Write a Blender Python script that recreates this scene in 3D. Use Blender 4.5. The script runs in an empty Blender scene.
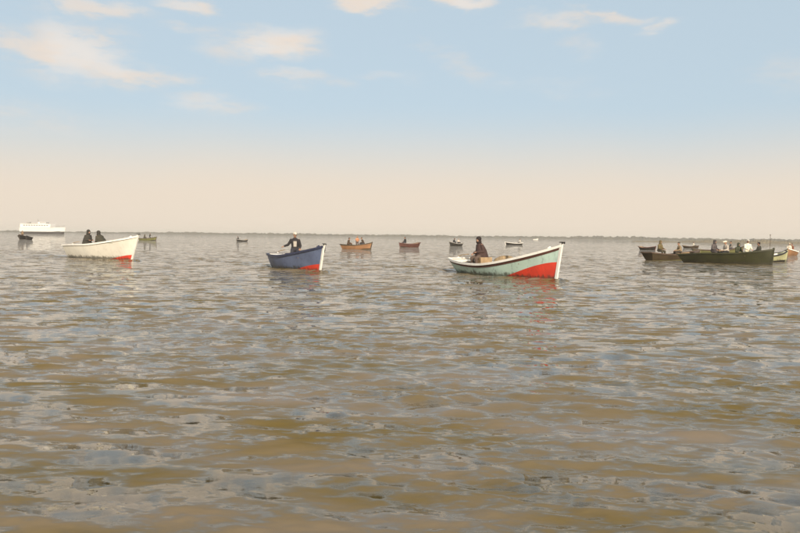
import bpy, bmesh, math, random
import numpy as np
from mathutils import Vector, Matrix, Euler

R = math.radians
random.seed(7)
rng = np.random.default_rng(11)
scene = bpy.context.scene
COL = scene.collection

# ------------------------------------------------------------------ camera
CAM_H = 1.65
F_PX = 700.0                      # focal length in pixels of the 800 px wide photograph
PITCH = math.atan((266.5 - 236.2) / F_PX)
ROLL = R(0.70)
cam = bpy.data.cameras.new('camera')
cam_ob = bpy.data.objects.new('camera', cam)
COL.objects.link(cam_ob)
cam.sensor_width = 36.0
cam.lens = 36.0 * F_PX / 800.0
cam.clip_start = 0.05
cam.clip_end = 30000
cam_ob.location = (0, 0, CAM_H)
cam_rot = Euler((R(90) - PITCH, 0, 0)).to_matrix() @ Matrix.Rotation(ROLL, 3, 'Z')
cam_ob.rotation_euler = cam_rot.to_euler()
scene.camera = cam_ob

def ray(px, py):
    d = Vector(((px - 400) / F_PX, -(py - 266.5) / F_PX, -1.0))
    return (cam_rot @ d).normalized()

def ground(px, py, z=0.0):
    """the point on the water plane seen at a pixel of the 800x533 photograph"""
    d = ray(px, py)
    t = (z - CAM_H) / d.z
    return Vector((0, 0, CAM_H)) + d * t

def azel(px, py):
    d = ray(px, py)
    return math.atan2(d.x, d.y), math.asin(d.z)

# ------------------------------------------------------------------ exposure
scene.view_settings.view_transform = 'Standard'
scene.view_settings.look = 'None'
scene.view_settings.gamma = 1.0
scene.view_settings.exposure = 0.08
scene.cycles.use_denoising = True
scene.cycles.volume_bounces = 0
scene.cycles.max_bounces = 6

# ------------------------------------------------------------------ sun and sky
SUN_EL, SUN_AZ = R(24), R(168)        # behind the camera, a little to the right
sun_dir = Vector((math.sin(SUN_AZ) * math.cos(SUN_EL), math.cos(SUN_AZ) * math.cos(SUN_EL), math.sin(SUN_EL)))
sl = bpy.data.lights.new('sun', 'SUN')
sl.energy = 4.8
sl.angle = R(0.8)
sl.color = (1.0, 0.86, 0.68)
sun = bpy.data.objects.new('sun', sl)
COL.objects.link(sun)
sun.rotation_euler = sun_dir.to_track_quat('Z', 'Y').to_euler()
sun.location = (0, -20, 40)

world = bpy.data.worlds.new('World')
scene.world = world
world.use_nodes = True
WN, WL = world.node_tree.nodes, world.node_tree.links
for n in list(WN):
    WN.remove(n)

def wmath(op, a, b=None, c=None, clamp=False):
    n = WN.new('ShaderNodeMath'); n.operation = op; n.use_clamp = clamp
    for i, v in enumerate((a, b, c)):
        if v is None: continue
        if isinstance(v, (int, float)): n.inputs[i].default_value = v
        else: WL.new(v, n.inputs[i])
    return n.outputs[0]

def wsmooth(v, a, b, lo=0.0, hi=1.0):
    n = WN.new('ShaderNodeMapRange'); n.interpolation_type = 'SMOOTHSTEP'
    WL.new(v, n.inputs['Value'])
    n.inputs['From Min'].default_value = a; n.inputs['From Max'].default_value = b
    n.inputs['To Min'].default_value = lo; n.inputs['To Max'].default_value = hi
    return n.outputs['Result']

def wmix(f, a, b):
    n = WN.new('ShaderNodeMix'); n.data_type = 'RGBA'
    if isinstance(f, (int, float)): n.inputs[0].default_value = f
    else: WL.new(f, n.inputs[0])
    for i, v in ((6, a), (7, b)):
        if isinstance(v, tuple): n.inputs[i].default_value = (*v, 1)
        else: WL.new(v, n.inputs[i])
    return n.outputs[2]

def build_world():
    out = WN.new('ShaderNodeOutputWorld')
    bg = WN.new('ShaderNodeBackground')
    STR = 0.10
    bg.inputs['Strength'].default_value = STR
    WL.new(bg.outputs[0], out.inputs['Surface'])
    sky = WN.new('ShaderNodeTexSky'); sky.sky_type = 'NISHITA'
    sky.sun_disc = False
    sky.sun_elevation = SUN_EL
    sky.sun_rotation = SUN_AZ
    sky.altitude = 0
    sky.air_density = 1.0; sky.dust_density = 2.0; sky.ozone_density = 1.0
    tc = WN.new('ShaderNodeTexCoord')
    sep = WN.new('ShaderNodeSeparateXYZ'); WL.new(tc.outputs['Generated'], sep.inputs[0])
    x, y, z = sep.outputs
    el = wmath('ARCSINE', z)
    az = wmath('ARCTAN2', x, y)
    k = 1.0 / STR
    # thin high veil over the clear sky, and the warm haze belt round the whole horizon
    veil = wmix(VEIL, sky.outputs[0], tuple(c * k for c in VEIL_COL))
    n1 = WN.new('ShaderNodeTexNoise'); n1.inputs['Scale'].default_value = 2.2; n1.inputs['Detail'].default_value = 3
    WL.new(tc.outputs['Generated'], n1.inputs['Vector'])
    el_w = wmath('ADD', el, wmath('MULTIPLY', wmath('SUBTRACT', n1.outputs['Fac'], 0.5), 0.05))
    belt = wsmooth(el_w, R(2.5), R(10.5), 1.0, 0.0)
    base = wmix(wmath('MULTIPLY', belt, 0.97), veil, tuple(c * k for c in BELT_COL))
    # clouds: noise-torn patches; cu, cv are azimuth and elevation pushed about by noise
    mp = WN.new('ShaderNodeMapping'); WL.new(tc.outputs['Generated'], mp.inputs['Vector'])
    mp.inputs['Scale'].default_value = (1.0, 1.0, 2.4)
    n2 = WN.new('ShaderNodeTexNoise'); n2.inputs['Scale'].default_value = 10; n2.inputs['Detail'].default_value = 8
    n2.inputs['Roughness'].default_value = 0.55
    WL.new(mp.outputs[0], n2.inputs['Vector'])
    sc2 = WN.new('ShaderNodeSeparateColor'); WL.new(n2.outputs['Color'], sc2.inputs[0])
    cu = wmath('ADD', az, wmath('MULTIPLY', wmath('SUBTRACT', sc2.outputs[0], 0.5), 0.13))
    cv = wmath('ADD', el, wmath('MULTIPLY', wmath('SUBTRACT', sc2.outputs[1], 0.5), 0.06))
    total = None
    for (px, py, a, b, tilt, w) in CLOUDS:
        u0, v0 = azel(px, py)
        du = wmath('SUBTRACT', cu, u0); dv = wmath('SUBTRACT', cv, v0)
        ct, st = math.cos(R(tilt)), math.sin(R(tilt))
        ru = wmath('ADD', wmath('MULTIPLY', du, ct * F_PX / a), wmath('MULTIPLY', dv, -st * F_PX / a))
        rv = wmath('ADD', wmath('MULTIPLY', du, st * F_PX / b), wmath('MULTIPLY', dv, ct * F_PX / b))
        d = wmath('SQRT', wmath('ADD', wmath('MULTIPLY', ru, ru), wmath('MULTIPLY', rv, rv)))
        m = wsmooth(d, 0.25, 1.4, w * 0.92, 0.0)
        total = m if total is None else wmath('MAXIMUM', total, m)
    # unseen cloud over the rest of the sky, thickened to warm the water's reflections (a layer, foreshortened to the horizon)
    zz = wmath('MAXIMUM', z, 0.04)
    cx = wmath('DIVIDE', x, zz); cy = wmath('DIVIDE', y, zz)
    cmb = WN.new('ShaderNodeCombineXYZ'); WL.new(cx, cmb.inputs[0]); WL.new(cy, cmb.inputs[1])
    n3 = WN.new('ShaderNodeTexNoise'); n3.inputs['Scale'].default_value = 1.1; n3.inputs['Detail'].default_value = 6
    n3.inputs['Roughness'].default_value = 0.55
    WL.new(cmb.outputs[0], n3.inputs['Vector'])
    gen = wsmooth(n3.outputs['Fac'], 0.36, 0.60, 0.0, 0.92)
    # in the direction of view the clouds are the ones seen there; the layer takes over above and beside
    inview = wmath('MULTIPLY', wsmooth(el, R(19), R(27), 1.0, 0.0), wsmooth(wmath('ABSOLUTE', az), R(31), R(42), 1.0, 0.0))
    gen = wmath('MULTIPLY', gen, wmath('SUBTRACT', 1.0, inview))
    gen = wmath('MULTIPLY', gen, wsmooth(el, R(5), R(12)))
    total = wmath('MAXIMUM', total, gen)
    # torn, wispy edges
    mp5 = WN.new('ShaderNodeMapping'); WL.new(tc.outputs['Generated'], mp5.inputs['Vector']); mp5.inputs['Scale'].default_value = (1, 1, 3.2)
    n5 = WN.new('ShaderNodeTexNoise'); n5.inputs['Scale'].default_value = 26; n5.inputs['Detail'].default_value = 7; n5.inputs['Roughness'].default_value = 0.6
    WL.new(mp5.outputs[0], n5.inputs['Vector'])
    total = wmath('MULTIPLY', total, wsmooth(wmath('ADD', n5.outputs['Fac'], wmath('MULTIPLY', total, 0.35)), 0.40, 0.76, 0.15, 1.0), clamp=True)
    tint = wmix(wsmooth(sc2.outputs[2], 0.38, 0.62), tuple(c * k for c in CLOUD_A), tuple(c * k for c in CLOUD_B))
    col = wmix(total, base, tint)
    WL.new(col, bg.inputs['Color'])

VEIL, VEIL_COL = 0.78, (0.56, 0.68, 0.76)
BELT_COL = (0.81, 0.695, 0.57)
CLOUD_A, CLOUD_B = (0.86, 0.71, 0.58), (0.80, 0.75, 0.70)
# photograph pixel, half axes in pixels, tilt, density
CLOUDS = [(72, 50, 58, 28, 6, .95), (118, 68, 54, 12, 8, .85), (22, 40, 46, 11, 8, .7), (85, 78, 60, 14, 4, .35),
          (272, 43, 60, 18, -3, .9), (302, 36, 20, 9, -10, .55), (300, 80, 46, 9, 6, .45), (205, 106, 50, 13, -4, .5),
          (85, 4, 60, 9, 2, .7), (185, 6, 32, 8, 0, .75), (362, 2, 40, 7, 2, .85), (458, 1, 32, 7, 2, .9),
          (555, 19, 46, 8, 2, .55), (612, 16, 40, 6, 12, .6), (660, 29, 20, 6, -4, .55), (580, 45, 24, 11, 5, .3),
          (470, 68, 44, 14, 28, .28), (430, 45, 26, 5, -4, .3), (185, 30, 34, 5, -2, .35), (782, 76, 34, 18, 0, .28),
          (385, 78, 30, 6, 0, .25), (560, 90, 50, 14, 10, .15), (40, 118, 60, 14, 0, .25)]
build_world()

# ------------------------------------------------------------------ materials
MATS = {}
def mat(name, col, rough=0.55, var=0.12, scale=3.0, bump=0.0, dirt=None, metallic=0.0, coords='Object', scum=None):
    """procedural paint / cloth / wood: noise-varied colour, optional stains of their own shape, fine relief"""
    if name in MATS: return MATS[name]
    m = bpy.data.materials.new(name); m.use_nodes = True
    nt = m.node_tree; b = nt.nodes['Principled BSDF']
    tc = nt.nodes.new('ShaderNodeTexCoord')
    n = nt.nodes.new('ShaderNodeTexNoise'); n.inputs['Scale'].default_value = scale; n.inputs['Detail'].default_value = 6
    nt.links.new(tc.outputs[coords], n.inputs['Vector'])
    r = nt.nodes.new('ShaderNodeValToRGB')
    r.color_ramp.elements[0].position = 0.3; r.color_ramp.elements[1].position = 0.7
    r.color_ramp.elements[0].color = (*[max(0, c * (1 - var)) for c in col], 1)
    r.color_ramp.elements[1].color = (*[min(0.95, c * (1 + var)) for c in col], 1)
    nt.links.new(n.outputs['Fac'], r.inputs['Fac'])
    c_out = r.outputs['Color']
    if dirt:
        dcol, amount = dirt
        mp = nt.nodes.new('ShaderNodeMapping'); mp.inputs['Scale'].default_value = (1.3, 1.3, 0.45)
        nt.links.new(tc.outputs[coords], mp.inputs['Vector'])
        n2 = nt.nodes.new('ShaderNodeTexNoise'); n2.inputs['Scale'].default_value = 5.5; n2.inputs['Detail'].default_value = 8
        n2.inputs['Roughness'].default_value = 0.7
        nt.links.new(mp.outputs[0], n2.inputs['Vector'])
        mr = nt.nodes.new('ShaderNodeMapRange'); mr.interpolation_type = 'SMOOTHSTEP'
        mr.inputs['From Min'].default_value = 0.52; mr.inputs['From Max'].default_value = 0.72
        mr.inputs['To Max'].default_value = amount
        nt.links.new(n2.outputs['Fac'], mr.inputs['Value'])
        mx = nt.nodes.new('ShaderNodeMix'); mx.data_type = 'RGBA'
        nt.links.new(mr.outputs[0], mx.inputs[0]); nt.links.new(c_out, mx.inputs[6]); mx.inputs[7].default_value = (*dcol, 1)
        c_out = mx.outputs[2]
    if scum:      # weed and wet along the waterline, ragged upper edge
        sp = nt.nodes.new('ShaderNodeSeparateXYZ'); nt.links.new(tc.outputs[coords], sp.inputs[0])
        mp = nt.nodes.new('ShaderNodeMapping'); mp.inputs['Scale'].default_value = (1.0, 1.0, 0.25); nt.links.new(tc.outputs[coords], mp.inputs['Vector'])
        n4 = nt.nodes.new('ShaderNodeTexNoise'); n4.inputs['Scale'].default_value = 7; n4.inputs['Detail'].default_value = 7; n4.inputs['Roughness'].default_value = .7
        nt.links.new(mp.outputs[0], n4.inputs['Vector'])
        ma = nt.nodes.new('ShaderNodeMath'); ma.operation = 'MULTIPLY_ADD'; nt.links.new(n4.outputs['Fac'], ma.inputs[0]); ma.inputs[1].default_value = -0.55; nt.links.new(sp.outputs[2], ma.inputs[2])
        mr = nt.nodes.new('ShaderNodeMapRange'); mr.interpolation_type = 'SMOOTHSTEP'; nt.links.new(ma.outputs[0], mr.inputs['Value'])
        mr.inputs['From Min'].default_value = scum - .31; mr.inputs['From Max'].default_value = scum - .16; mr.inputs['To Min'].default_value = .8; mr.inputs['To Max'].default_value = 0
        mx = nt.nodes.new('ShaderNodeMix'); mx.data_type = 'RGBA'
        nt.links.new(mr.outputs[0], mx.inputs[0]); nt.links.new(c_out, mx.inputs[6]); mx.inputs[7].default_value = (.06, .055, .035, 1)
        c_out = mx.outputs[2]
    nt.links.new(c_out, b.inputs['Base Color'])
    b.inputs['Roughness'].default_value = rough
    b.inputs['Metallic'].default_value = metallic
    if bump:
        n3 = nt.nodes.new('ShaderNodeTexNoise'); n3.inputs['Scale'].default_value = scale * 6; n3.inputs['Detail'].default_value = 5
        nt.links.new(tc.outputs[coords], n3.inputs['Vector'])
        bp = nt.nodes.new('ShaderNodeBump'); bp.inputs['Strength'].default_value = bump; bp.inputs['Distance'].default_value = 0.02
        nt.links.new(n3.outputs['Fac'], bp.inputs['Height']); nt.links.new(bp.outputs[0], b.inputs['Normal'])
    MATS[name] = m
    return m

RUST = ((0.16, 0.10, 0.05), 0.55)
GRIME = ((0.20, 0.17, 0.12), 0.5)

# ------------------------------------------------------------------ mesh helpers
class MB:
    def __init__(self): self.v, self.f = [], []
    def add(self, verts, faces):
        o = len(self.v); self.v += [tuple(p) for p in verts]; self.f += [tuple(i + o for i in fc) for fc in faces]
    def grid(self, rows, flip=False, close=False):
        o = len(self.v); m = len(rows[0])
        for r in rows: self.v += [tuple(p) for p in r]
        for i in range(len(rows) - 1):
            for j in range(m if close else m - 1):
                a, b = o + i * m + j, o + i * m + (j + 1) % m
                q = (a, b, b + m, a + m)
                self.f.append(q[::-1] if flip else q)
    def box(self, c, s, rot=None):
        x, y, z = (k / 2 for k in s); c = Vector(c)
        vs = [Vector((i * x, j * y, k * z)) for i in (-1, 1) for j in (-1, 1) for k in (-1, 1)]
        if rot is not None: vs = [rot @ v for v in vs]
        self.add([c + v for v in vs], [(0, 1, 3, 2), (4, 6, 7, 5), (0, 4, 5, 1), (2, 3, 7, 6), (0, 2, 6, 4), (1, 5, 7, 3)])
    def tube(self, pts, rad, n=10, round_ends=True):
        """swept round tube with closed, rounded ends"""
        pts = [Vector(p) for p in pts]
        if isinstance(rad, (int, float)): rad = [rad] * len(pts)
        P, Q = list(pts), list(rad)
        if round_ends:
            d0 = (pts[0] - pts[1]).normalized(); d1 = (pts[-1] - pts[-2]).normalized()
            P = [pts[0] + d0 * rad[0] * .95, pts[0] + d0 * rad[0] * .6] + P + [pts[-1] + d1 * rad[-1] * .6, pts[-1] + d1 * rad[-1] * .95]
            Q = [rad[0] * .3, rad[0] * .8] + Q + [rad[-1] * .8, rad[-1] * .3]
        rings = []; ref = None
        for i, p in enumerate(P):
            t = (P[min(i + 1, len(P) - 1)] - P[max(i - 1, 0)]).normalized()
            if ref is None: ref = t.orthogonal().normalized()
            ref = (ref - t * ref.dot(t))
            ref = ref.normalized() if ref.length > 1e-6 else t.orthogonal().normalized()
            bn = t.cross(ref)
            rings.append([p + (ref * math.cos(a) + bn * math.sin(a)) * Q[i] for a in [2 * math.pi * k / n for k in range(n)]])
        o = len(self.v); self.grid(rings, close=True)
        self.f.append(tuple(o + k for k in range(n))[::-1])
        e = o + (len(rings) - 1) * n
        self.f.append(tuple(e + k for k in range(n)))
    def ellipsoid(self, c, r, rot=None, n=16, m=10):
        c = Vector(c); rows = []
        for i in range(m + 1):
            th = math.pi * (0.02 + 0.96 * i / m)
            row = []
            for j in range(n):
                ph = 2 * math.pi * j / n
                v = Vector((r[0] * math.sin(th) * math.cos(ph), r[1] * math.sin(th) * math.sin(ph), r[2] * math.cos(th)))
                row.append(c + (rot @ v if rot is not None else v))
            rows.append(row)
        o = len(self.v); self.grid(rows, close=True, flip=True)
        self.f.append(tuple(o + k for k in range(n)))
        e = o + m * n
        self.f.append(tuple(e + k for k in range(n))[::-1])
    def mesh(self, name, smooth=False):
        me = bpy.data.meshes.new(name); me.from_pydata(self.v, [], self.f); me.update()
        if smooth: me.polygons.foreach_set('use_smooth', [True] * len(me.polygons))
        return me
    def build(self, name, material, parent=None, smooth=False, bevel=0.0):
        me = self.mesh(name, smooth); me.materials.append(material)
        o = bpy.data.objects.new(name, me); COL.objects.link(o)
        if parent is not None: o.parent = parent
        if bevel:
            b = o.modifiers.new('bevel', 'BEVEL'); b.width = bevel; b.segments = 2; b.limit_method = 'ANGLE'
        return o

def empty(name, loc, rot=(0, 0, 0)):
    o = bpy.data.objects.new(name, None); COL.objects.link(o)
    o.location = loc; o.rotation_euler = rot; o.empty_display_size = 0.3
    return o

def tag(o, label=None, cat=None, group=None, kind=None):
    if label: o['label'] = label
    if cat: o['category'] = cat
    if group: o['group'] = group
    if kind: o['kind'] = kind
    return o

def remeshed(mb, name, voxel, smooth=4):
    """union of overlapping closed shapes into one continuous skin"""
    me = mb.mesh(name + '_src'); o = bpy.data.objects.new(name + '_src', me); COL.objects.link(o)
    r = o.modifiers.new('remesh', 'REMESH'); r.mode = 'VOXEL'; r.voxel_size = voxel; r.use_smooth_shade = True
    s = o.modifiers.new('smooth', 'SMOOTH'); s.factor = 0.5; s.iterations = smooth
    dg = bpy.context.evaluated_depsgraph_get()
    res = bpy.data.meshes.new_from_object(o.evaluated_get(dg)); res.name = name
    bpy.data.objects.remove(o); bpy.data.meshes.remove(me)
    res.polygons.foreach_set('use_smooth', [True] * len(res.polygons))
    return res

# ------------------------------------------------------------------ water
WAKES = []     # (stern point, heading) filled below from the boats' pixels

BOATPIX = dict(mint=((463, 271.8), (557.5, 280.5)), blue=((279, 266.6), (321, 271.8)), white=((75, 257.2), (133.5, 260.8)))
for k_, (s_, b_) in BOATPIX.items():
    p0, p1 = ground(*s_), ground(*b_)
    WAKES.append((p0, p1))

def wave_field(X, Y, D):
    """height and sideways shift of a choppy sea; D is the local mesh spacing (finer waves fade out below it)"""
    CREST = np.zeros_like(X); LOST = np.zeros_like(X); H = np.zeros_like(X); SX = np.zeros_like(X); SY = np.zeros_like(X)
    # slow gust patches: where ripples are strong and where the water lies slick
    g = np.zeros_like(X)
    for i in range(9):
        a = rng.uniform(0, 2 * math.pi); lam = rng.uniform(3.0, 11.0); kk = 2 * math.pi / lam
        g += np.sin((X * math.cos(a) + Y * math.sin(a) * 0.6) * kk + rng.uniform(0, 6.28))
    g = 1.0 + 0.45 * np.tanh(g / 2.4)
    N = 210
    for i in range(N):
        u = (i + rng.uniform(0, 1)) / N
        lam = 0.07 * (3.4 / 0.07) ** u
        k = 2 * math.pi / lam
        spread = 19 + 13 * (1 - u)
        th = R(-97 + rng.normal(0, spread))
        steep = STEEP * (0.22 if lam > 2.0 else 0.3 if lam > 1.0 else 0.6 if lam > 0.6 else 1.6 if lam > 0.16 else 1.2)
        a = steep / k * rng.uniform(0.6, 1.4)
        w = np.clip((lam / D - 2.6) / 2.2, 0, 1); w = w * w * (3 - 2 * w)
        if lam < 1.2: w = w * g
        ph = (X * math.cos(th) + Y * math.sin(th)) * k + rng.uniform(0, 6.2832)
        H += a * w * np.cos(ph)
        CREST += steep * w * np.cos(ph) if lam > 0.15 else 0
        LOST += (1 - w * w) * (steep ** 2) / 2
        SX -= a * w * math.cos(th) * np.sin(ph) * 0.7
        SY -= a * w * math.sin(th) * np.sin(ph) * 0.7
    # bow waves and stern wakes of the three near boats
    for p0, p1 in WAKES:
        d = (p1 - p0); L = d.length; d = d / L
        rx, ry = X - p0.x, Y - p0.y
        al = rx * d.x + ry * d.y            # along the boat, 0 at the stern
        ac = rx * d.y - ry * d.x            # across
        aa = np.abs(ac)
        # bow wave: a ridge leaving the stem and opening aft
        back = L + 0.15 - al
        ridge = np.exp(-((aa - (0.16 + 0.30 * back)) / (0.16 + 0.03 * np.clip(back, 0, 30))) ** 2)
        H += 0.09 * ridge * np.exp(-np.clip(back, 0, 60) / 5.5) * (back > -0.25)
        aft = np.clip(-al, 0, 60)
        H += (al < 0.3) * np.exp(-aft / 7.0) * 0.10 * np.cos(aft * 2.6 + 2.6) * np.exp(-(aa / (0.8 + 0.16 * aft)) ** 2)
    return H, SX, SY, np.sqrt(np.clip(LOST, 0, None)), CREST

STEEP = 0.0135

def build_water():
    radii = [1.2]
    while radii[-1] < 5000:
        r = radii[-1]
        radii.append(r * (1.005 if r < 70 else 1.014 if r < 420 else 1.06))
    radii[-1] = 5000.0
    fan = np.linspace(R(90 - 41), R(90 + 41), 740)
    rest = np.linspace(R(90 + 41), R(360 + 90 - 41), 40)[1:-1]
    ang = np.concatenate([fan, rest])
    rr = np.array(radii)
    dA = np.concatenate([np.full(740, fan[1] - fan[0]), np.full(len(rest), rest[1] - rest[0])])
    A, RR = np.meshgrid(ang, rr)
    dr = np.gradient(rr)[:, None] * np.ones_like(A)
    D = np.maximum(dr, RR * dA[None, :])
    X, Y = RR * np.cos(A), RR * np.sin(A)
    H, SX, SY, LOST, CREST = wave_field(X, Y, D)
    X = X + SX; Y = Y + SY
    nr, na = A.shape
    co = np.stack([X, Y, H], -1).reshape(-1, 3)
    co = np.concatenate([co, [[0, 0, 0.0]]])
    ii, jj = np.meshgrid(np.arange(nr - 1), np.arange(na), indexing='ij')
    a = ii * na + jj; b = ii * na + (jj + 1) % na
    quads = np.stack([a, a + na, b + na, b], -1).reshape(-1, 4)
    c = len(co) - 1
    tris = np.stack([np.full(na, c), np.arange(na), (np.arange(na) + 1) % na], -1)
    me = bpy.data.meshes.new('sea')
    me.vertices.add(len(co)); me.vertices.foreach_set('co', co.astype(np.float32).ravel())
    nl = quads.size + tris.size
    me.loops.add(nl); me.loops.foreach_set('vertex_index', np.concatenate([quads.ravel(), tris.ravel()]).astype(np.int32))
    npoly = len(quads) + len(tris)
    me.polygons.add(npoly)
    starts = np.concatenate([np.arange(len(quads)) * 4, quads.size + np.arange(len(tris)) * 3]).astype(np.int32)
    me.polygons.foreach_set('loop_start', starts)
    me.update(calc_edges=True); me.validate()
    me.polygons.foreach_set('use_smooth', np.ones(npoly, dtype=bool))
    fo = me.attributes.new('crest', 'FLOAT', 'POINT')
    fo.data.foreach_set('value', np.concatenate([CREST.ravel(), [0.0]]).astype(np.float32))
    # how much wave slope the mesh is too coarse to carry: the material adds it back as ripples
    at_ = me.attributes.new('fine_slope', 'FLOAT', 'POINT')
    at_.data.foreach_set('value', np.concatenate([LOST.ravel(), [0.0]]).astype(np.float32))
    m = bpy.data.materials.new('silty_water'); m.use_nodes = True
    nt = m.node_tree; bs = nt.nodes['Principled BSDF']; N, L = nt.nodes, nt.links
    geo = N.new('ShaderNodeNewGeometry')
    # silt carried in the water: olive-brown with drifting clouds of sediment
    mp = N.new('ShaderNodeMapping'); mp.inputs['Scale'].default_value = (0.35, 0.8, 1)
    L.new(geo.outputs['Position'], mp.inputs['Vector'])
    n1 = N.new('ShaderNodeTexNoise'); n1.inputs['Scale'].default_value = 1.2; n1.inputs['Detail'].default_value = 5
    L.new(mp.outputs[0], n1.inputs['Vector'])
    cr = N.new('ShaderNodeValToRGB')
    cr.color_ramp.elements[0].position = 0.35; cr.color_ramp.elements[0].color = (*SILT_A, 1)
    cr.color_ramp.elements[1].position = 0.68; cr.color_ramp.elements[1].color = (*SILT_B, 1)
    L.new(n1.outputs['Fac'], cr.inputs['Fac'])
    # thin scraps of foam on the sharpest crests
    ca = N.new('ShaderNodeAttribute'); ca.attribute_name = 'crest'
    nf = N.new('ShaderNodeTexNoise'); nf.inputs['Scale'].default_value = 42.0; nf.inputs['Detail'].default_value = 6; nf.inputs['Roughness'].default_value = .7
    L.new(mp.outputs[0], nf.inputs['Vector'])
    fa = N.new('ShaderNodeMath'); fa.operation = 'MULTIPLY_ADD'; L.new(nf.outputs['Fac'], fa.inputs[0]); fa.inputs[1].default_value = 0.9; L.new(ca.outputs['Fac'], fa.inputs[2])
    fm = N.new('ShaderNodeMapRange'); fm.interpolation_type = 'SMOOTHSTEP'; fm.inputs['From Min'].default_value = FOAM; fm.inputs['From Max'].default_value = FOAM + .22
    fm.inputs['To Max'].default_value = .75; L.new(fa.outputs[0], fm.inputs['Value'])
    fx = N.new('ShaderNodeMix'); fx.data_type = 'RGBA'; L.new(fm.outputs[0], fx.inputs[0]); L.new(cr.outputs[0], fx.inputs[6]); fx.inputs[7].default_value = (.62, .55, .45, 1)
    L.new(fx.outputs[2], bs.inputs['Base Color'])
    bs.inputs['Roughness'].default_value = WATER_ROUGH
    bs.inputs['IOR'].default_value = 1.333
    # ripples finer than the mesh: a slope field (two noise channels) tilts the surface normal
    att = N.new('ShaderNodeAttribute'); att.attribute_name = 'fine_slope'
    amp = N.new('ShaderNodeMath'); amp.operation = 'MULTIPLY_ADD'
    L.new(att.outputs['Fac'], amp.inputs[0]); amp.inputs[1].default_value = SLOPE_K; amp.inputs[2].default_value = 0.0
    def slopes(bands):
        tot = None
        for sc, wgt in bands:
            mp2 = N.new('ShaderNodeMapping'); mp2.inputs['Scale'].default_value = (0.36, 1.0, 0.2)
            mp2.inputs['Location'].default_value = (sc * 3.1, sc * 1.7, 0); mp2.inputs['Rotation'].default_value = (0, 0, R(24 + 17 * (len(bands) + bands.index((sc, wgt))) % 45))
            L.new(geo.outputs['Position'], mp2.inputs['Vector'])
            n = N.new('ShaderNodeTexNoise'); n.inputs['Scale'].default_value = sc; n.inputs['Detail'].default_value = 3.0
            L.new(mp2.outputs[0], n.inputs['Vector'])
            v = N.new('ShaderNodeVectorMath'); v.operation = 'MULTIPLY_ADD'
            L.new(n.outputs['Color'], v.inputs[0]); v.inputs[1].default_value = (wgt * .8, wgt * 1.6, 0); v.inputs[2].default_value = (-wgt * .4, -wgt * .8, 0)
            if tot is None: tot = v.outputs[0]
            else:
                ad = N.new('ShaderNodeVectorMath'); ad.operation = 'ADD'; L.new(tot, ad.inputs[0]); L.new(v.outputs[0], ad.inputs[1]); tot = ad.outputs[0]
        return tot
    scl = N.new('ShaderNodeVectorMath'); scl.operation = 'SCALE'; L.new(slopes(RIPPLES), scl.inputs[0]); L.new(amp.outputs[0], scl.inputs['Scale'])
    # cat's-paw ripples come in patches
    n4 = N.new('ShaderNodeTexNoise'); n4.inputs['Scale'].default_value = 0.8; n4.inputs['Detail'].default_value = 3
    L.new(mp.outputs[0], n4.inputs['Vector'])
    mr = N.new('ShaderNodeMapRange'); mr.inputs['From Min'].default_value = 0.38; mr.inputs['From Max'].default_value = 0.62
    mr.inputs['To Min'].default_value = 0.3; mr.inputs['To Max'].default_value = 1.25; L.new(n4.outputs['Fac'], mr.inputs['Value'])
    sc3 = N.new('ShaderNodeVectorMath'); sc3.operation = 'SCALE'; L.new(slopes(FINE), sc3.inputs[0]); L.new(mr.outputs[0], sc3.inputs['Scale'])
    ad0 = N.new('ShaderNodeVectorMath'); ad0.operation = 'ADD'; L.new(scl.outputs[0], ad0.inputs[0]); L.new(sc3.outputs[0], ad0.inputs[1]); scl = ad0
    ad = N.new('ShaderNodeVectorMath'); ad.operation = 'ADD'; L.new(geo.outputs['Normal'], ad.inputs[0]); L.new(scl.outputs[0], ad.inputs[1])
    nm = N.new('ShaderNodeVectorMath'); nm.operation = 'NORMALIZE'; L.new(ad.outputs[0], nm.inputs[0])
    L.new(nm.outputs[0], bs.inputs['Normal'])
    me.materials.append(m)
    o = bpy.data.objects.new('sea', me); COL.objects.link(o)
    tag(o, 'choppy silty brown sea reaching to the horizon', kind='structure')
    return o

SILT_A, SILT_B = (0.114, 0.083, 0.025), (0.170, 0.138, 0.102)
WATER_ROUGH = 0.035
FOAM = 1.25
SLOPE_K = 6.0
RIPPLES = ((0.6, 0.25), (1.8, 0.9), (4.5, 2.2))
FINE = ((5.0, 0.8), (12.0, 0.85), (28.0, 0.6))
build_water()

# ------------------------------------------------------------------ far shore, low bank
def smooth_(a, b, x):
    t = min(1, max(0, (x - a) / (b - a))); return t * t * (3 - 2 * t)

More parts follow.
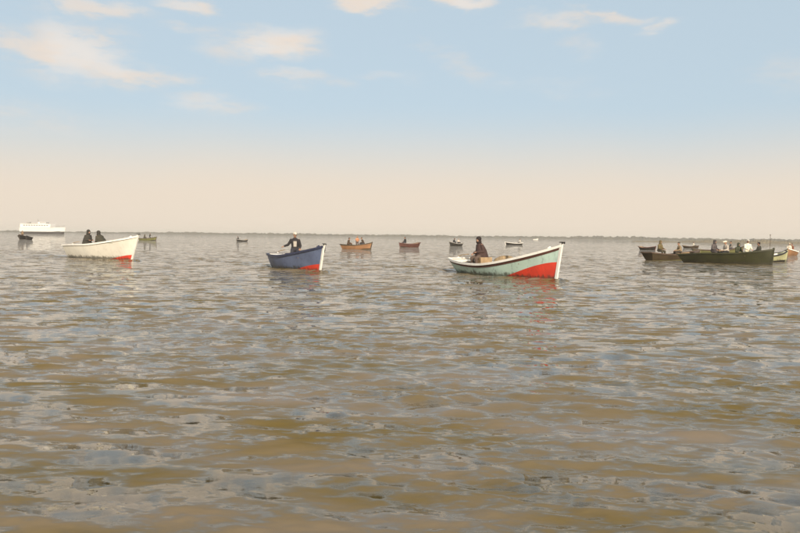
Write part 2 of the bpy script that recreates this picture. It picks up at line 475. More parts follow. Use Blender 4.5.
def build_shore():
    def h(a):
        return (3.0 + 0.35 * math.sin(a * 37 + 1) + 0.25 * math.sin(a * 91 + 2) + 0.25 * math.sin(a * 233) + 0.3 * math.sin(a * 610) + rng.uniform(-.4, .4))
    mb = MB(); rows = []
    angs = np.linspace(R(-62), R(62), 1500)
    for a in angs:
        r = 1500 - 250 * a + 60 * math.sin(a * 9)
        px = 400 + F_PX * math.tan(a)
        k = max(0.55, h(a)) * 1.5
        k *= 1 + 0.5 * smooth_(555, 580, px) * (1 - smooth_(630, 650, px))
        if px < 165: k *= 0.75
        s, c = math.sin(a), math.cos(a)
        row = [(r * s, r * c, -0.6), ((r + 5) * s, (r + 5) * c, 0.45)]
        for q, (dz, dd) in enumerate(((0.55, 20), (0.85, 26), (1.0, 40), (0.9, 70), (0.6, 120))):
            jz = rng.uniform(-.45, .45); jd = rng.uniform(-4, 4)
            row.append(((r + dd + jd) * s, (r + dd + jd) * c, max(0.4, k * dz + jz)))
        row.append(((r + 400) * s, (r + 400) * c, 0.6))
        rows.append(row)
    mb.grid(rows)
    m = mat('far_scrub', (0.065, 0.058, 0.036), 0.95, 0.5, 0.05, coords='Object')
    o = mb.build('far_shore', m)
    tag(o, 'low wooded shore strung along the horizon', kind='structure')
    # low mud and marsh bank nearer on the right
    mb = MB(); rows = []
    for i in range(500):
        t = i / 499
        px = 632 + t * 560
        az = math.atan((px - 400) / F_PX)
        dirv = Vector((math.sin(az), math.cos(az), 0))
        r = 430 - 120 * t + 14 * math.sin(t * 23)
        ht = 1.75 * min(1, t * 5 + 0.12) + 0.25 * math.sin(t * 61) + 0.2 * math.sin(t * 143) + rng.uniform(-.15, .15)
        row = []
        for dd, zz in ((0, -0.5), (4, 0.12), (22, 0.35), (30, 0.55 * ht), (38, ht * 0.9), (46, ht), (90, ht * 0.8), (160, -0.5)):
            jj = rng.uniform(-1.5, 1.5) if dd > 4 else 0
            q = dirv * (r + dd + jj); row.append((q.x, q.y, zz + (rng.uniform(-.18, .18) if zz > .5 else 0)))
        rows.append(row)
    mb.grid(rows)
    m = mat('marsh_mud', (0.19, 0.155, 0.095), 0.9, 0.45, 0.12)
    o = mb.build('marsh_bank', m)
    tag(o, 'low tan marsh bank behind the boats on the right', kind='structure')
build_shore()

# ------------------------------------------------------------------ boats
def lerp(a, b, t): return a + (b - a) * t
def smooth(a, b, x):
    t = min(1, max(0, (x - a) / (b - a))); return t * t * (3 - 2 * t)

class Hull:
    def __init__(s, L=6.0, B=1.9, z_mid=0.5, z_stern=0.62, z_bow=1.25, draft=0.35, transom=0.7, rake=0.35, stern_rake=0.35, tm=0.42, paint=(0.02, 0.35), pt0=0.25, flare=0.0):
        s.__dict__.update(locals())
    def f(s, t):
        if t < s.tm: return 1 - (1 - s.transom) * ((s.tm - t) / s.tm) ** 2
        return max(0.0, 1 - ((t - s.tm) / (1 - s.tm)) ** 2.1)
    def sheer(s, t):
        if t < s.tm: return s.z_mid + (s.z_stern - s.z_mid) * ((s.tm - t) / s.tm) ** 2
        return s.z_mid + (s.z_bow - s.z_mid) * ((t - s.tm) / (1 - s.tm)) ** 1.75
    def keel(s, t):
        return -s.draft * (1 - 0.5 * (1 - smooth(0, .35, t))) + 0.30 * s.draft * smooth(0.82, 1.0, t)
    def pt(s, t, q, side=-1, inset=0.0):
        """t: 0 stern .. 1 stem; q: 0 keel .. 1 gunwale"""
        zs, zk = s.sheer(t), s.keel(t)
        z = zk + (zs - zk) * q
        p = lerp(0.33, 0.95, smooth(0.45, 1.0, t))
        y = s.B / 2 * s.f(t) * (max(q, 0) ** p)
        y = max(0.022 * (1 if inset == 0 else 0), y - inset)
        x = (t - 0.5) * s.L
        x += s.rake * (q - 0.35) * smooth(0.62, 1.0, t)
        x -= s.stern_rake * (q - 0.4) * (1 - smooth(0, 0.4, t))
        if inset: x -= inset * 1.2 * smooth(0.8, 1, t) - inset * (1 - smooth(0, .1, t))
        return Vector((x, side * y, z))
    def q_at(s, t, z):
        zs, zk = s.sheer(t), s.keel(t)
        return min(0.97, max(0.02, (z - zk) / (zs - zk)))
    def z_paint(s, t):
        return lerp(s.paint[0], s.paint[1], smooth(s.pt0, 1.0, t))

NT = 40
def strip_along(h, q0, q1, out0, out1, side, t0=0.0, t1=1.0, n=NT, top=None):
    """a rail along the hull: four-sided section between two heights, proud of the planking"""
    rows = []
    for i in range(n + 1):
        t = lerp(t0, t1, i / n)
        a, b = h.pt(t, q0, side), h.pt(t, q1, side)
        rows.append([a + Vector((0, side * out0, 0)), b + Vector((0, side * out0, 0)),
                     b + Vector((0, side * -out1, 0)), a + Vector((0, side * -out1, 0))])
    return rows

def add_strip(mb, rows, side):
    o = len(mb.v); mb.grid(rows, close=True, flip=(side > 0))
    n = len(rows)
    mb.f.append((o, o + 1, o + 2, o + 3)); e = o + (n - 1) * 4; mb.f.append((e + 3, e + 2, e + 1, e))

def make_boat(name, label, stern_px, bow_px, h_args, cols, pitch=1.5, roll=0.0, detail=2, group=None, cat='boat',
              thwarts=(0.30, 0.52, 0.72), extras=(), L=None, sink=0.0):
    p0, p1 = ground(*stern_px), ground(*bow_px)
    d = p1 - p0
    Lw = d.length if L is None else L
    mid = (p0 + p1) / 2 if L is None else p1 - d.normalized() * (L / 2)
    h = Hull(L=Lw, **h_args)
    root = empty(name, (mid.x, mid.y, sink), (R(roll), R(-pitch), math.atan2(d.y, d.x)))
    tag(root, label, cat, group)
    n = NT if detail > 1 else 22
    ts = [i / n for i in range(n + 1)]
    # topsides and painted bottom, both sides, with the transom
    up, low = MB(), MB()
    for side in (-1, 1):
        ru, rl = [], []
        for t in ts:
            qp = h.q_at(t, h.z_paint(t))
            rl.append([h.pt(t, qp * k / 7, side) for k in range(8)])
            ru.append([h.pt(t, lerp(qp, 1.0, k / 8), side) for k in range(9)])
        up.grid(ru, flip=(side > 0)); low.grid(rl, flip=(side > 0))
    qp = h.q_at(0, h.z_paint(0))
    row_p = [h.pt(0, lerp(qp, 1, k / 8), -1) for k in range(9)]; row_s = [h.pt(0, lerp(qp, 1, k / 8), 1) for k in range(9)]
    up.grid([row_p, row_s], flip=True)
    row_p = [h.pt(0, qp * k / 7, -1) for k in range(8)]; row_s = [h.pt(0, qp * k / 7, 1) for k in range(8)]
    low.grid([row_p, row_s], flip=True)
    hull = up.build('hull', cols['hull'], root, smooth=True)
    low.build('bottom', cols['bottom'], root, smooth=True)
    # inside lining down to the sole boards
    IN = 0.045
    zf = h_args.get('floor', 0.14) if False else 0.14
    ln = MB(); floor_l, floor_r = [], []
    for side in (-1, 1):
        rows = []
        for t in [0.012 + 0.968 * x for x in ts]:
            qf = h.q_at(t, zf)
            rows.append([h.pt(t, lerp(qf, 1, k / 5), side, IN) for k in range(6)])
        ln.grid(rows, flip=(side < 0))
        (floor_l if side < 0 else floor_r).extend([r[0] for r in rows])
    ln.grid([[a, b] for a, b in zip(floor_l, floor_r)], flip=True)
    t = 0.012; qf = h.q_at(t, zf)
    ln.grid([[h.pt(t, lerp(qf, 1, k / 5), -1, IN) for k in range(6)], [h.pt(t, lerp(qf, 1, k / 5), 1, IN) for k in range(6)]])
    ln.build('lining', cols['inside'], root, smooth=False)
    # gunwale: one rail each side, meeting at the stem, closed across the transom
    for side in (-1, 1):
        g = MB(); rows = []
        for t in ts:
            a = h.pt(t, 1.0, side); y = abs(a.y); w_in = min(0.085, y + 0.01)
            zt = a.z
            rows.append([Vector((a.x, side * (y + 0.03), zt - 0.075)), Vector((a.x, side * (y + 0.03), zt + 0.022)),
                         Vector((a.x, side * (y - w_in), zt + 0.022)), Vector((a.x, side * (y - w_in), zt - 0.03))])
        add_strip(g, rows, side)
        gw = g.build('gunwale', cols['rail'], root)
        if cols.get('strake'):
            s = MB()
            rows = []
            for t in [0.99 * x for x in ts]:
                za = h.sheer(t)
                qa, qb = h.q_at(t, za - 0.165), h.q_at(t, za - 0.079)
                a, b = h.pt(t, qa, side), h.pt(t, qb, side)
                o = Vector((0, side * 0.022, 0)); i_ = Vector((0, -side * 0.01, 0))
                rows.append([a + o, b + o, b + i_, a + i_])
            add_strip(s, rows, side); s.build('rubbing_strake', cols['strake'], root)
    g = MB(); a, b = h.pt(0, 1, -1), h.pt(0, 1, 1)
    g.box(((a.x - 0.005), 0, a.z - 0.02), (0.09, abs(a.y) * 2 + 0.054, 0.098))
    g.build('transom_cap', cols['rail'], root, bevel=0.01)
    # stem post
    sp = MB(); rows = []
    for k in range(13):
        q = lerp(-0.02, 1.06, k / 12)
        c = h.pt(1.0, max(q, 0), -1); c = Vector((c.x, 0, h.keel(1) + (h.sheer(1) - h.keel(1)) * q))
        w = 0.048
        rows.append([Vector((c.x - 0.07, -w, c.z)), Vector((c.x + 0.055, -w * .75, c.z)), Vector((c.x + 0.055, w * .75, c.z)), Vector((c.x - 0.07, w, c.z))])
    o = len(sp.v); sp.grid(rows, close=True)
    sp.f.append((o + 3, o + 2, o + 1, o)); e = o + 48; sp.f.append((e, e + 1, e + 2, e + 3))
    sp.build('stem_post', cols['stem'], root, bevel=0.008)
    if detail == 0: 
        return root, h
    # thwarts
    for t in thwarts:
        zt = h.sheer(t) - 0.24; q = h.q_at(t, zt); y = h.pt(t, q, 1, 0.03).y
        b = MB(); b.box((h.pt(t, q, 1).x, 0, zt), (0.26, 2 * y, 0.04)); b.build('thwart', cols['wood'], root, bevel=0.006)
    # stern sheets and small foredeck
    def deck(nm, t0, t1, dz, m):
        dk = MB(); top, bot = [], []
        for i in range(9):
            t = lerp(t0, t1, i / 8); z = h.sheer(t) - dz; q = h.q_at(t, z)
            a, b_ = h.pt(t, q, -1, 0.03), h.pt(t, q, 1, 0.03)
            top.append([a, Vector((a.x, 0, a.z + 0.025)), b_])
            bot.append([a - Vector((0, 0, .04)), Vector((a.x, 0, a.z - 0.02)), b_ - Vector((0, 0, .04))])
        dk.grid(top, flip=True); dk.grid(bot)
        dk.grid([[bot[0][k], top[0][k]] for k in range(3)]); dk.grid([[bot[-1][k], top[-1][k]] for k in range(3)], flip=True)
        return dk.build(nm, m, root)
    deck('foredeck', 0.86, 0.985, 0.03, cols['deck'])
    deck('stern_deck', 0.015, cols.get('stern_len', 0.16), cols.get('stern_drop', 0.10), cols['deck'])
    if detail > 1:
        # ribs inside
        for t in (0.24, 0.36, 0.46, 0.58, 0.66, 0.78):
            for side in (-1, 1):
                r_ = MB(); rows = []
                for k in range(7):
                    q = lerp(h.q_at(t, 0.15), 0.965, k / 6)
                    a = h.pt(t, q, side, IN)
                    rows.append([a + Vector((-.02, 0, 0)), a + Vector((.02, 0, 0)), a + Vector((.02, -side * .03, 0)), a + Vector((-.02, -side * .03, 0))])
                add_strip(r_, rows, side); r_.build('rib', cols['wood'], root)
        # engine box amidships
        e = MB(); e.box((h.pt(0.38, .5, 1).x, 0, 0.33), (0.75, 0.5, 0.34)); e.build('engine_box', cols['deck'], root, bevel=0.02)
        # rudder with tiller, on the transom
        a = h.pt(0, 1, 1); bq = h.pt(0, 0.1, 1)
        rd = MB()
        prof = [(a.x - 0.06, a.z + 0.10), (a.x - 0.20, a.z + 0.08), (bq.x - 0.36, -0.1), (bq.x - 0.42, -0.45), (bq.x - 0.05, -0.45)]
        o = 0
        vs = [Vector((x, y, z)) for y in (-.022, .022) for x, z in prof]
        rd.add(vs, [tuple(range(5))[::-1], tuple(range(5, 10))] + [(i, (i + 1) % 5, 5 + (i + 1) % 5, 5 + i) for i in range(5)])
        rud = rd.build('rudder', cols['stem'], root)
        tl = MB(); tl.tube([(a.x - 0.13, 0, a.z + 0.09), (a.x + 0.25, 0.02, a.z + 0.16), (a.x + 0.75, 0.05, a.z + 0.2)], [.025, .022, .018], 8)
        tl.build('tiller', cols['wood'], rud, smooth=True)
        # iron stemhead fitting with a short roller, over the top of the stem post
        c = h.pt(1.0, 1, 1); zt = h.keel(1) + (h.sheer(1) - h.keel(1)) * 1.06
        bt = MB(); bt.box((c.x + .02, 0, zt + .016), (.22, .11, .03)); bt.box((c.x + .10, -.045, zt - .01), (.07, .02, .07)); bt.box((c.x + .10, .045, zt - .01), (.07, .02, .07))
        bt.build('stemhead_fitting', black, root)
        c = h.pt(0.90, 1, 1); bt = MB(); bt.box((c.x, 0, c.z + .06), (.07, .07, .20)); bt.box((c.x, 0, c.z + .10), (.05, .2, .035))
        bt.build('mooring_bitt', cols['rail'], root, bevel=0.006)
    return root, h

def at(root, x, y, z):
    bpy.context.view_layer.update()
    return root.matrix_world @ Vector((x, y, z))

# ------------------------------------------------------------------ people
SKIN = mat('skin', (0.36, 0.20, 0.13), 0.6, 0.08, 6)
EYE = mat('eye_dark', (0.02, 0.015, 0.012), 0.25, 0.0)
EYE_ME = None

def ik(a, c, l1, l2, pole):
    a, c = Vector(a), Vector(c); d = c - a
    L = min(d.length, (l1 + l2) * 0.995); u = d.normalized(); c = a + u * L
    x = (L * L + l1 * l1 - l2 * l2) / (2 * L); hh = math.sqrt(max(0, l1 * l1 - x * x))
    p = Vector(pole); p = (p - u * p.dot(u)).normalized()
    return a + u * x + p * hh, c

def person(label, loc, heading, seat=None, lean=5, foot_x=0.42, hands=((0.38, 0.16), (0.38, 0.16)), jacket=(0.03, 0.03, 0.03), trousers=(0.04, 0.04, 0.05),
           head='hair', headcol=(0.02, 0.015, 0.012), head_yaw=0, head_pitch=0, scale=1.0, fine=False, group=None, front=None, cape=False):
    """loc is the floor point under the pelvis; hands are (forward, side, up-from-pelvis)"""
    global EYE_ME
    root = empty('person', loc, (0, 0, heading)); root.scale = (scale,) * 3
    tag(root, label, 'person', group)
    P = Vector((0, 0, (seat + 0.10) if seat is not None else 0.93))
    rot = Matrix.Rotation(R(lean), 3, 'Y')
    def S(x, y, z): return P + rot @ Vector((x, y, z))
    neck = S(0, 0, .50)
    hd = Matrix.Rotation(R(lean * 0.35), 3, 'Y')
    hc = neck + hd @ Vector((0.035, 0, 0.148))
    hrot = Matrix.Rotation(R(head_yaw), 3, 'Z') @ Matrix.Rotation(R(head_pitch), 3, 'Y')
    def Hd(x, y, z): return hc + hrot @ Vector((x, y, z))
    arms, legs = [], []
    for i, s in enumerate((1, -1)):
        sh = S(0, s * 0.168, .42)
        hx = hands[i]; tgt = P + Vector((hx[0], s * hx[1], hx[2] if len(hx) > 2 else 0.08))
        el, wr = ik(sh, tgt, 0.29, 0.26, (-0.4, s * 0.35, -0.8))
        arms.append((sh, el, wr, s))
        hip = P + Vector((0, s * 0.095, -0.02))
        ft = Vector((foot_x if seat is not None else 0.05 * s, s * (0.14 if seat is not None else 0.11), 0.085))
        kn, an = ik(hip, ft, 0.44, 0.43, (1, s * 0.15, 0.5))
        legs.append((hip, kn, an, s))
    # torso section: distance up the spine, half width, half depth
    TOR = [(-0.10, .15, .11), (0.0, .165, .125), (.12, .145, .11), (.24, .16, .12), (.34, .175, .125), (.42, .155, .105), (.48, .085, .075)]
    def torso(mb, grow, zz=None):
        rows = []
        for z, w, d in TOR:
            c = S(0, 0, z) if z > 0 else P + Vector((0, 0, z))
            rr = rot if z > 0 else Matrix.Identity(3)
            rows.append([c + rr @ Vector(((d + grow) * math.cos(a), (w + grow) * math.sin(a), 0)) for a in [2 * math.pi * k / 18 for k in range(18)]])
        o = len(mb.v); mb.grid(rows, close=True)
        mb.f.append(tuple(o + k for k in range(18))[::-1]); e = o + (len(rows) - 1) * 18; mb.f.append(tuple(e + k for k in range(18)))
    vx = 0.014 if fine else 0.02
    body = MB(); torso(body, -0.012)
    body.tube([S(0, 0, .44), neck, hc + Vector((0, 0, -.05))], [.06, .055, .055], 12)
    body.ellipsoid(Hd(-0.012, 0, 0.03), (0.098, 0.077, 0.092), hrot)
    body.ellipsoid(Hd(0.028, 0, -0.05), (0.066, 0.057, 0.072), hrot)
    body.tube([Hd(.082, 0, .015), Hd(.108, 0, -.03)], [.012, .018], 8)
    body.ellipsoid(Hd(.082, 0, -.072), (0.018, .026, .012), hrot, 8, 6)
    for s in (1, -1): body.ellipsoid(Hd(-.005, s * .078, -.01), (0.022, .014, .032), hrot, 8, 6)
    for sh, el, wr, s in arms:
        body.tube([sh, el], [.05, .04], 10); body.tube([el, wr], [.04, .03], 10)
    for hip, kn, an, s in legs:
        body.tube([hip, kn], [.08, .06], 10); body.tube([kn, an], [.058, .04], 10)
        body.tube([an, an + Vector((.14, 0, -.04))], [.04, .03], 10)
    me = remeshed(body, 'body', vx)
    # hands: palm and five separate bent fingers, appended to the same skin
    hb = MB()
    for sh, el, wr, s in arms:
        d = (wr - el).normalized(); up = Vector((0, 0, 1)); sd = d.cross(up)
        sd = sd.normalized() if sd.length > .1 else Vector((0, 1, 0)); nn = sd.cross(d)
        pc = wr + d * 0.05
        hb.ellipsoid(pc, (.05, .042, .017), Matrix((d, sd, nn)).transposed(), 10, 8)
        for k, (off, ln) in enumerate(((-.030, .072), (-.010, .082), (.010, .078), (.030, .062))):
            b0 = pc + d * .035 + sd * off; b1 = b0 + d * ln * .5 - nn * .012; b2 = b1 + d * ln * .22 - nn * ln * .42
            hb.tube([b0, b1, b2], [.0095, .009, .0075], 6)
        ts = s
        t0 = pc - d * .015 - sd * .034 * ts; t1 = t0 + d * .035 - sd * .026 * ts - nn * .01; t2 = t1 + d * .03 - nn * .012
        hb.tube([t0, t1, t2], [.012, .0105, .0085], 6)
    bm = bmesh.new(); bm.from_mesh(me); hm = hb.mesh('hands', True); bm.from_mesh(hm); bm.to_mesh(me); bm.free(); bpy.data.meshes.remove(hm)
    me.polygons.foreach_set('use_smooth', [True] * len(me.polygons))
    me.materials.append(SKIN); bo = bpy.data.objects.new('body', me); COL.objects.link(bo); bo.parent = root
    def part(mb, nm, col, v=vx, sm=4, rough=0.85):
        pm = remeshed(mb, nm, v, sm)
        cm = mat('cloth_%d_%d_%d' % tuple(int(c * 255) for c in col), col, rough, 0.22, 9, bump=0.35)
        pm.materials.append(cm); o = bpy.data.objects.new(nm, pm); COL.objects.link(o); o.parent = root
        return o
    if EYE_ME is None:
        q = MB(); q.ellipsoid((0, 0, 0), (.009, .012, .009), None, 8, 6); EYE_ME = q.mesh('eye', True); EYE_ME.materials.append(EYE)
    for s in (1, -1):
        o = bpy.data.objects.new('eye', EYE_ME); COL.objects.link(o); o.parent = root; o.location = Hd(.084, s * .031, .008)
    # jacket with sleeves and folds
    jk = MB(); torso(jk, 0.022)
    hem = P + Vector((0, 0, -.06))
    for sh, el, wr, s in arms:
        w2 = el + (wr - el) * 0.93
        jk.tube([S(0, s * .13, .40), sh, el], [.082, .074, .060], 12); jk.tube([el, (el + w2) / 2, w2], [.062, .056, .05], 12)
    jk.tube([S(0, 0, .45), S(0.0, 0, .515)], [.085, .078], 12, False)
    if cape:       # a loose waterproof falling from the shoulders over the lap
        rows = []
        for z, w, d, fx in ((.50, .07, .07, 0), (.44, .15, .12, 0), (.34, .21, .17, .0), (.18, .245, .22, .0), (.02, .27, .26, .03), (-.14, .28, .30, .06), (-.26, .27, .29, .08)):
            c = S(fx, 0, z)
            rows.append([c + Vector((d * math.cos(a), w * math.sin(a) * (1 + .05 * math.sin(5 * a)), .015 * math.sin(3 * a))) for a in [2 * math.pi * k / 30 for k in range(30)]])
        o = len(jk.v); jk.grid(rows[::-1], close=True)
        jk.f.append(tuple(o + k for k in range(30))[::-1]); e = o + (len(rows) - 1) * 30; jk.f.append(tuple(e + k for k in range(30)))
    jo = part(jk, 'jacket', jacket)
    if front:
        fr = MB(); rows = []
        for z in (.10, .18, .26, .35):
            w, d = np.interp(z, [r[0] for r in TOR], [r[1] for r in TOR]), np.interp(z, [r[0] for r in TOR], [r[2] for r in TOR])
            rows.append([S((d + g) * math.cos(a), (w + g) * math.sin(a), z) for g in (0.034,) for a in np.linspace(-.38, .38, 9)])
        inner = [[p - (rot @ Vector((0.03, 0, 0))) for p in r] for r in rows]
        fr.grid(rows); fr.grid(inner, flip=True)
        fr.grid([rows[0], inner[0]], flip=True); fr.grid([rows[-1], inner[-1]])
        fr.grid([[r[0] for r in rows], [r[0] for r in inner]]); fr.grid([[r[-1] for r in rows], [r[-1] for r in inner]], flip=True)
        fr.build('shirt_front', mat('shirt_front', front, 0.85, .08, 8), root, smooth=True)
    tr = MB()
    rows = []
    tr.ellipsoid(P + Vector((0, 0, -.03)), (.145, .185, .13))
    for hip, kn, an, s in legs:
        tr.tube([hip, (hip + kn) / 2, kn], [.105, .095, .08], 12); tr.tube([kn, kn + (an - kn) * .95], [.078, .066], 12)
    part(tr, 'trousers', trousers)
    for hip, kn, an, s in legs:
        sh_ = MB(); a = an + Vector((-.035, 0, -.045)); sh_.tube([a + Vector((0, 0, .02)), a + Vector((.08, 0, .012)), a + Vector((.19, 0, 0))], [.05, .048, .04], 10)
        sh_.build('shoe', mat('shoe_leather', (.02, .018, .016), .6), root, smooth=True)
    if head == 'hood':
        k = MB(); k.ellipsoid(Hd(-.028, 0, .03), (.122, .112, .122), hrot); k.ellipsoid(Hd(-.035, 0, -.10), (.115, .125, .10), hrot)
        part(k, 'hood', headcol)
    elif head == 'cap':
        k = MB(); k.ellipsoid(Hd(-.012, 0, .062), (.108, .09, .075), hrot)
        k.tube([Hd(.06, 0, .052), Hd(.165, 0, .042)], [.06, .05], 10)
        o = part(k, 'cap', headcol, vx)
    elif head == 'beanie':
        k = MB(); k.ellipsoid(Hd(-.022, 0, .062), (.105, .09, .082), hrot); part(k, 'knit_hat', headcol)
    else:
        k = MB(); k.ellipsoid(Hd(-.03, 0, .048), (.098, .088, .088), hrot); k.ellipsoid(Hd(-.062, 0, -.01), (.06, .072, .075), hrot)
        part(k, 'hair', headcol)
    return root

# ------------------------------------------------------------------ paint colours
wood = mat('tan_wood', (0.33, 0.23, 0.13), 0.7, 0.3, 4, 0.3)
dark_wood = mat('dark_wood', (0.09, 0.06, 0.04), 0.75, 0.3, 4, 0.3)
cream = mat('cream_paint', (0.84, 0.81, 0.71), 0.5, 0.06, 2, 0.08, dirt=((.42, .37, .27), .35))
white = mat('white_paint', (0.84, 0.82, 0.76), 0.45, 0.06, 2, 0.06, dirt=((0.35, .28, .2), .4))
mint = mat('mint_paint', (0.52, 0.68, 0.60), 0.45, 0.10, 1.6, 0.06, dirt=((.13, .17, .17), .5), scum=0.10)
red = mat('red_antifouling', (0.72, 0.06, 0.03), 0.6, 0.14, 2.5, 0.1, dirt=((.25, .06, .03), .5), scum=0.04)
maroon = mat('maroon_strake', (0.11, 0.045, 0.035), 0.55, 0.2, 3, 0.1)
blue = mat('blue_paint', (0.13, 0.165, 0.27), 0.42, 0.16, 1.8, 0.06, dirt=((.05, .05, .10), .6), scum=0.10)
navy = mat('navy_strake', (0.03, 0.035, 0.075), 0.5, 0.2, 3, 0.1)
darkgreen = mat('dark_green_paint', (0.042, 0.043, 0.017), 0.5, 0.25, 1.5, 0.08, dirt=((.035, .022, .03), .8), scum=0.10)
olive = mat('olive_paint', (0.16, 0.16, 0.06), 0.5, 0.2, 2, 0.08, dirt=GRIME)
brown = mat('brown_paint', (0.06, 0.042, 0.022), 0.55, 0.25, 2, 0.1, dirt=((.05, .06, .025), .6))
yellow = mat('yellow_green_paint', (0.42, 0.42, 0.24), 0.5, 0.12, 2, 0.06, dirt=GRIME, scum=0.10)
orange = mat('orange_brown_paint', (0.30, 0.16, 0.08), 0.55, 0.2, 2, 0.06)
black = mat('black_paint', (0.022, 0.02, 0.018), 0.5, 0.2, 3)
grey = mat('grey_paint', (0.3, 0.29, 0.27), 0.5, 0.1, 3)

# ------------------------------------------------------------------ the three near boats
mb_root, mb_h = make_boat('fishing_boat', 'mint green wooden boat with white gunwale and red bow bottom', *BOATPIX['mint'],
    dict(B=1.95, z_mid=0.50, z_stern=0.70, z_bow=1.32, transom=0.62, rake=0.34, stern_rake=0.55, paint=(-0.12, 0.66), pt0=0.46, tm=0.36),
    dict(hull=mint, bottom=red, inside=wood, rail=white, strake=maroon, stem=white, wood=wood, deck=cream, stern_len=0.09, stern_drop=0.04), pitch=1.0,
    group='open fishing boats under way')
bb_root, bb_h = make_boat('fishing_boat', 'blue wooden boat with white stem and red bow bottom', *BOATPIX['blue'],
    dict(B=1.9, z_mid=0.66, z_stern=0.72, z_bow=1.12, transom=0.66, rake=0.5, stern_rake=0.12, paint=(-0.15, 0.30), pt0=.40, tm=0.4),
    dict(hull=blue, bottom=red, inside=cream, rail=navy, strake=None, stem=white, wood=wood, deck=white, stern_len=0.22, stern_drop=-0.10), pitch=1.0,
    group='open fishing boats under way')
wb_root, wb_h = make_boat('fishing_boat', 'white wooden boat with small red patch under its bow', *BOATPIX['white'],
    dict(B=2.2, z_mid=0.92, z_stern=0.88, z_bow=1.42, transom=0.68, rake=0.85, stern_rake=0.3, paint=(-0.06, 0.30), pt0=.60, tm=0.45),
    dict(hull=mat('cream_hull_paint', (0.84, 0.81, 0.71), 0.5, 0.06, 2, 0.08, dirt=((.42, .37, .27), .35), scum=.14), bottom=red, inside=cream, rail=white, strake=None, stem=white, wood=wood, deck=cream, stern_len=0.2, stern_drop=0.10), pitch=0.8,
    group='open fishing boats under way')

def hull_mark(root, h, t0, t1, z0, arch, w, m, nm):
    mk = MB(); rows = []
    for i in range(15):
        k = i / 14; t = lerp(t0, t1, k); z = z0 + arch * math.sin(math.pi * k * 0.75) 
        ww = w * (0.35 + 0.65 * math.sin(math.pi * k))
        a, b = h.pt(t, h.q_at(t, z - ww), -1), h.pt(t, h.q_at(t, z + ww), -1)
        rows.append([a + Vector((0, -.004, 0)), b + Vector((0, -.004, 0))])
    mk.grid(rows); mk.build(nm, m, root)
hull_mark(wb_root, wb_h, 0.60, 0.80, 0.92, 0.10, 0.035, mat('faded_green_lettering', (0.36, 0.40, 0.30), 0.6), 'painted_swoosh')

# locker the helmsman of the mint boat sits on
bx_ = MB(); bx_.box((mb_h.pt(.235, .5, 1).x, 0.1, 0.46), (0.46, 0.62, 0.62)); bx_.build('stern_locker', wood, mb_root, bevel=0.02)
# heap of tan netting amidships in the mint boat
def net_heap():
    p = at(mb_root, mb_h.pt(.50, .5, 1).x, 0.05, 0.13)
    mb = MB(); rows = []
    for i in range(15):
        th = i / 14
        row = []
        for j in range(36):
            a = 2 * math.pi * j / 36
            r = math.cos(th * math.pi / 2) ** .7
            bump = 1 + .10 * math.sin(3 * a + 4 * th) + .07 * math.sin(7 * a + 9 * th) + .05 * math.sin(13 * a - 17 * th) + random.uniform(-.06, .06)
            row.append((.78 * r * bump * math.cos(a), .52 * r * bump * math.sin(a), .66 * math.sin(th * math.pi / 2) * (1 + .12 * math.sin(2 * a + 1))))
        rows.append(row)
    mb.grid(rows, close=True); mb.f.append(tuple(range(36))[::-1]); mb.f.append(tuple(14 * 36 + k for k in range(36)))
    o = mb.build('fishing_net', mat('tan_netting', (.36, .26, .15), .95, .4, 14, .9), smooth=True)
    o.location = p; o.rotation_euler.z = mb_root.rotation_euler.z
    tag(o, 'heap of tan netting amidships in the mint boat', 'fishing net')
net_heap()

# people in the near boats (local boat x forward, y port)
def in_boat(root, h, t, y, z): return at(root, h.pt(t, .5, 1).x, y, z)
hdg = lambda root: root.rotation_euler.z
person('person in dark maroon hooded coat hunched in the stern of the mint boat', in_boat(mb_root, mb_h, .215, .1, .18), R(205) , seat=.565, lean=17,
       hands=((.32, .12, .10), (.36, .10, .04)), jacket=(.055, .030, .026), trousers=(.10, .07, .055), head='hood', headcol=(.022, .014, .013), head_yaw=25, fine=True, cape=True, scale=1.08, foot_x=.3)
person('person with pale cap and dark jacket over white shirt, steering the blue boat', in_boat(bb_root, bb_h, .34, .15, .24), R(-80), seat=.60, lean=0,
       hands=((.20, .22, .02), (.10, .50, .12)), jacket=(.025, .022, .024), trousers=(.03, .03, .04), head='cap', headcol=(.66, .60, .50), fine=True, front=(.42, .38, .33), head_yaw=10, scale=1.06)
person('person in dark coat and hood seated upright in the white boat', in_boat(wb_root, wb_h, .17, .2, .35), hdg(wb_root) + R(10), seat=.58, lean=16,
       hands=((.35, .14, .12), (.35, .14, .12)), jacket=(.042, .038, .03), trousers=(.04, .035, .03), head='hood', headcol=(.036, .032, .026), fine=True, cape=True, scale=1.05)
person('person in dark coat bent far forward in the white boat', in_boat(wb_root, wb_h, .47, .1, .38), hdg(wb_root) + R(185), seat=.55, lean=42,
       hands=((.45, .14, .0), (.45, .14, .0)), jacket=(.05, .045, .03), trousers=(.04, .035, .03), head='hood', headcol=(.036, .032, .024), fine=True, cape=True, scale=1.08)

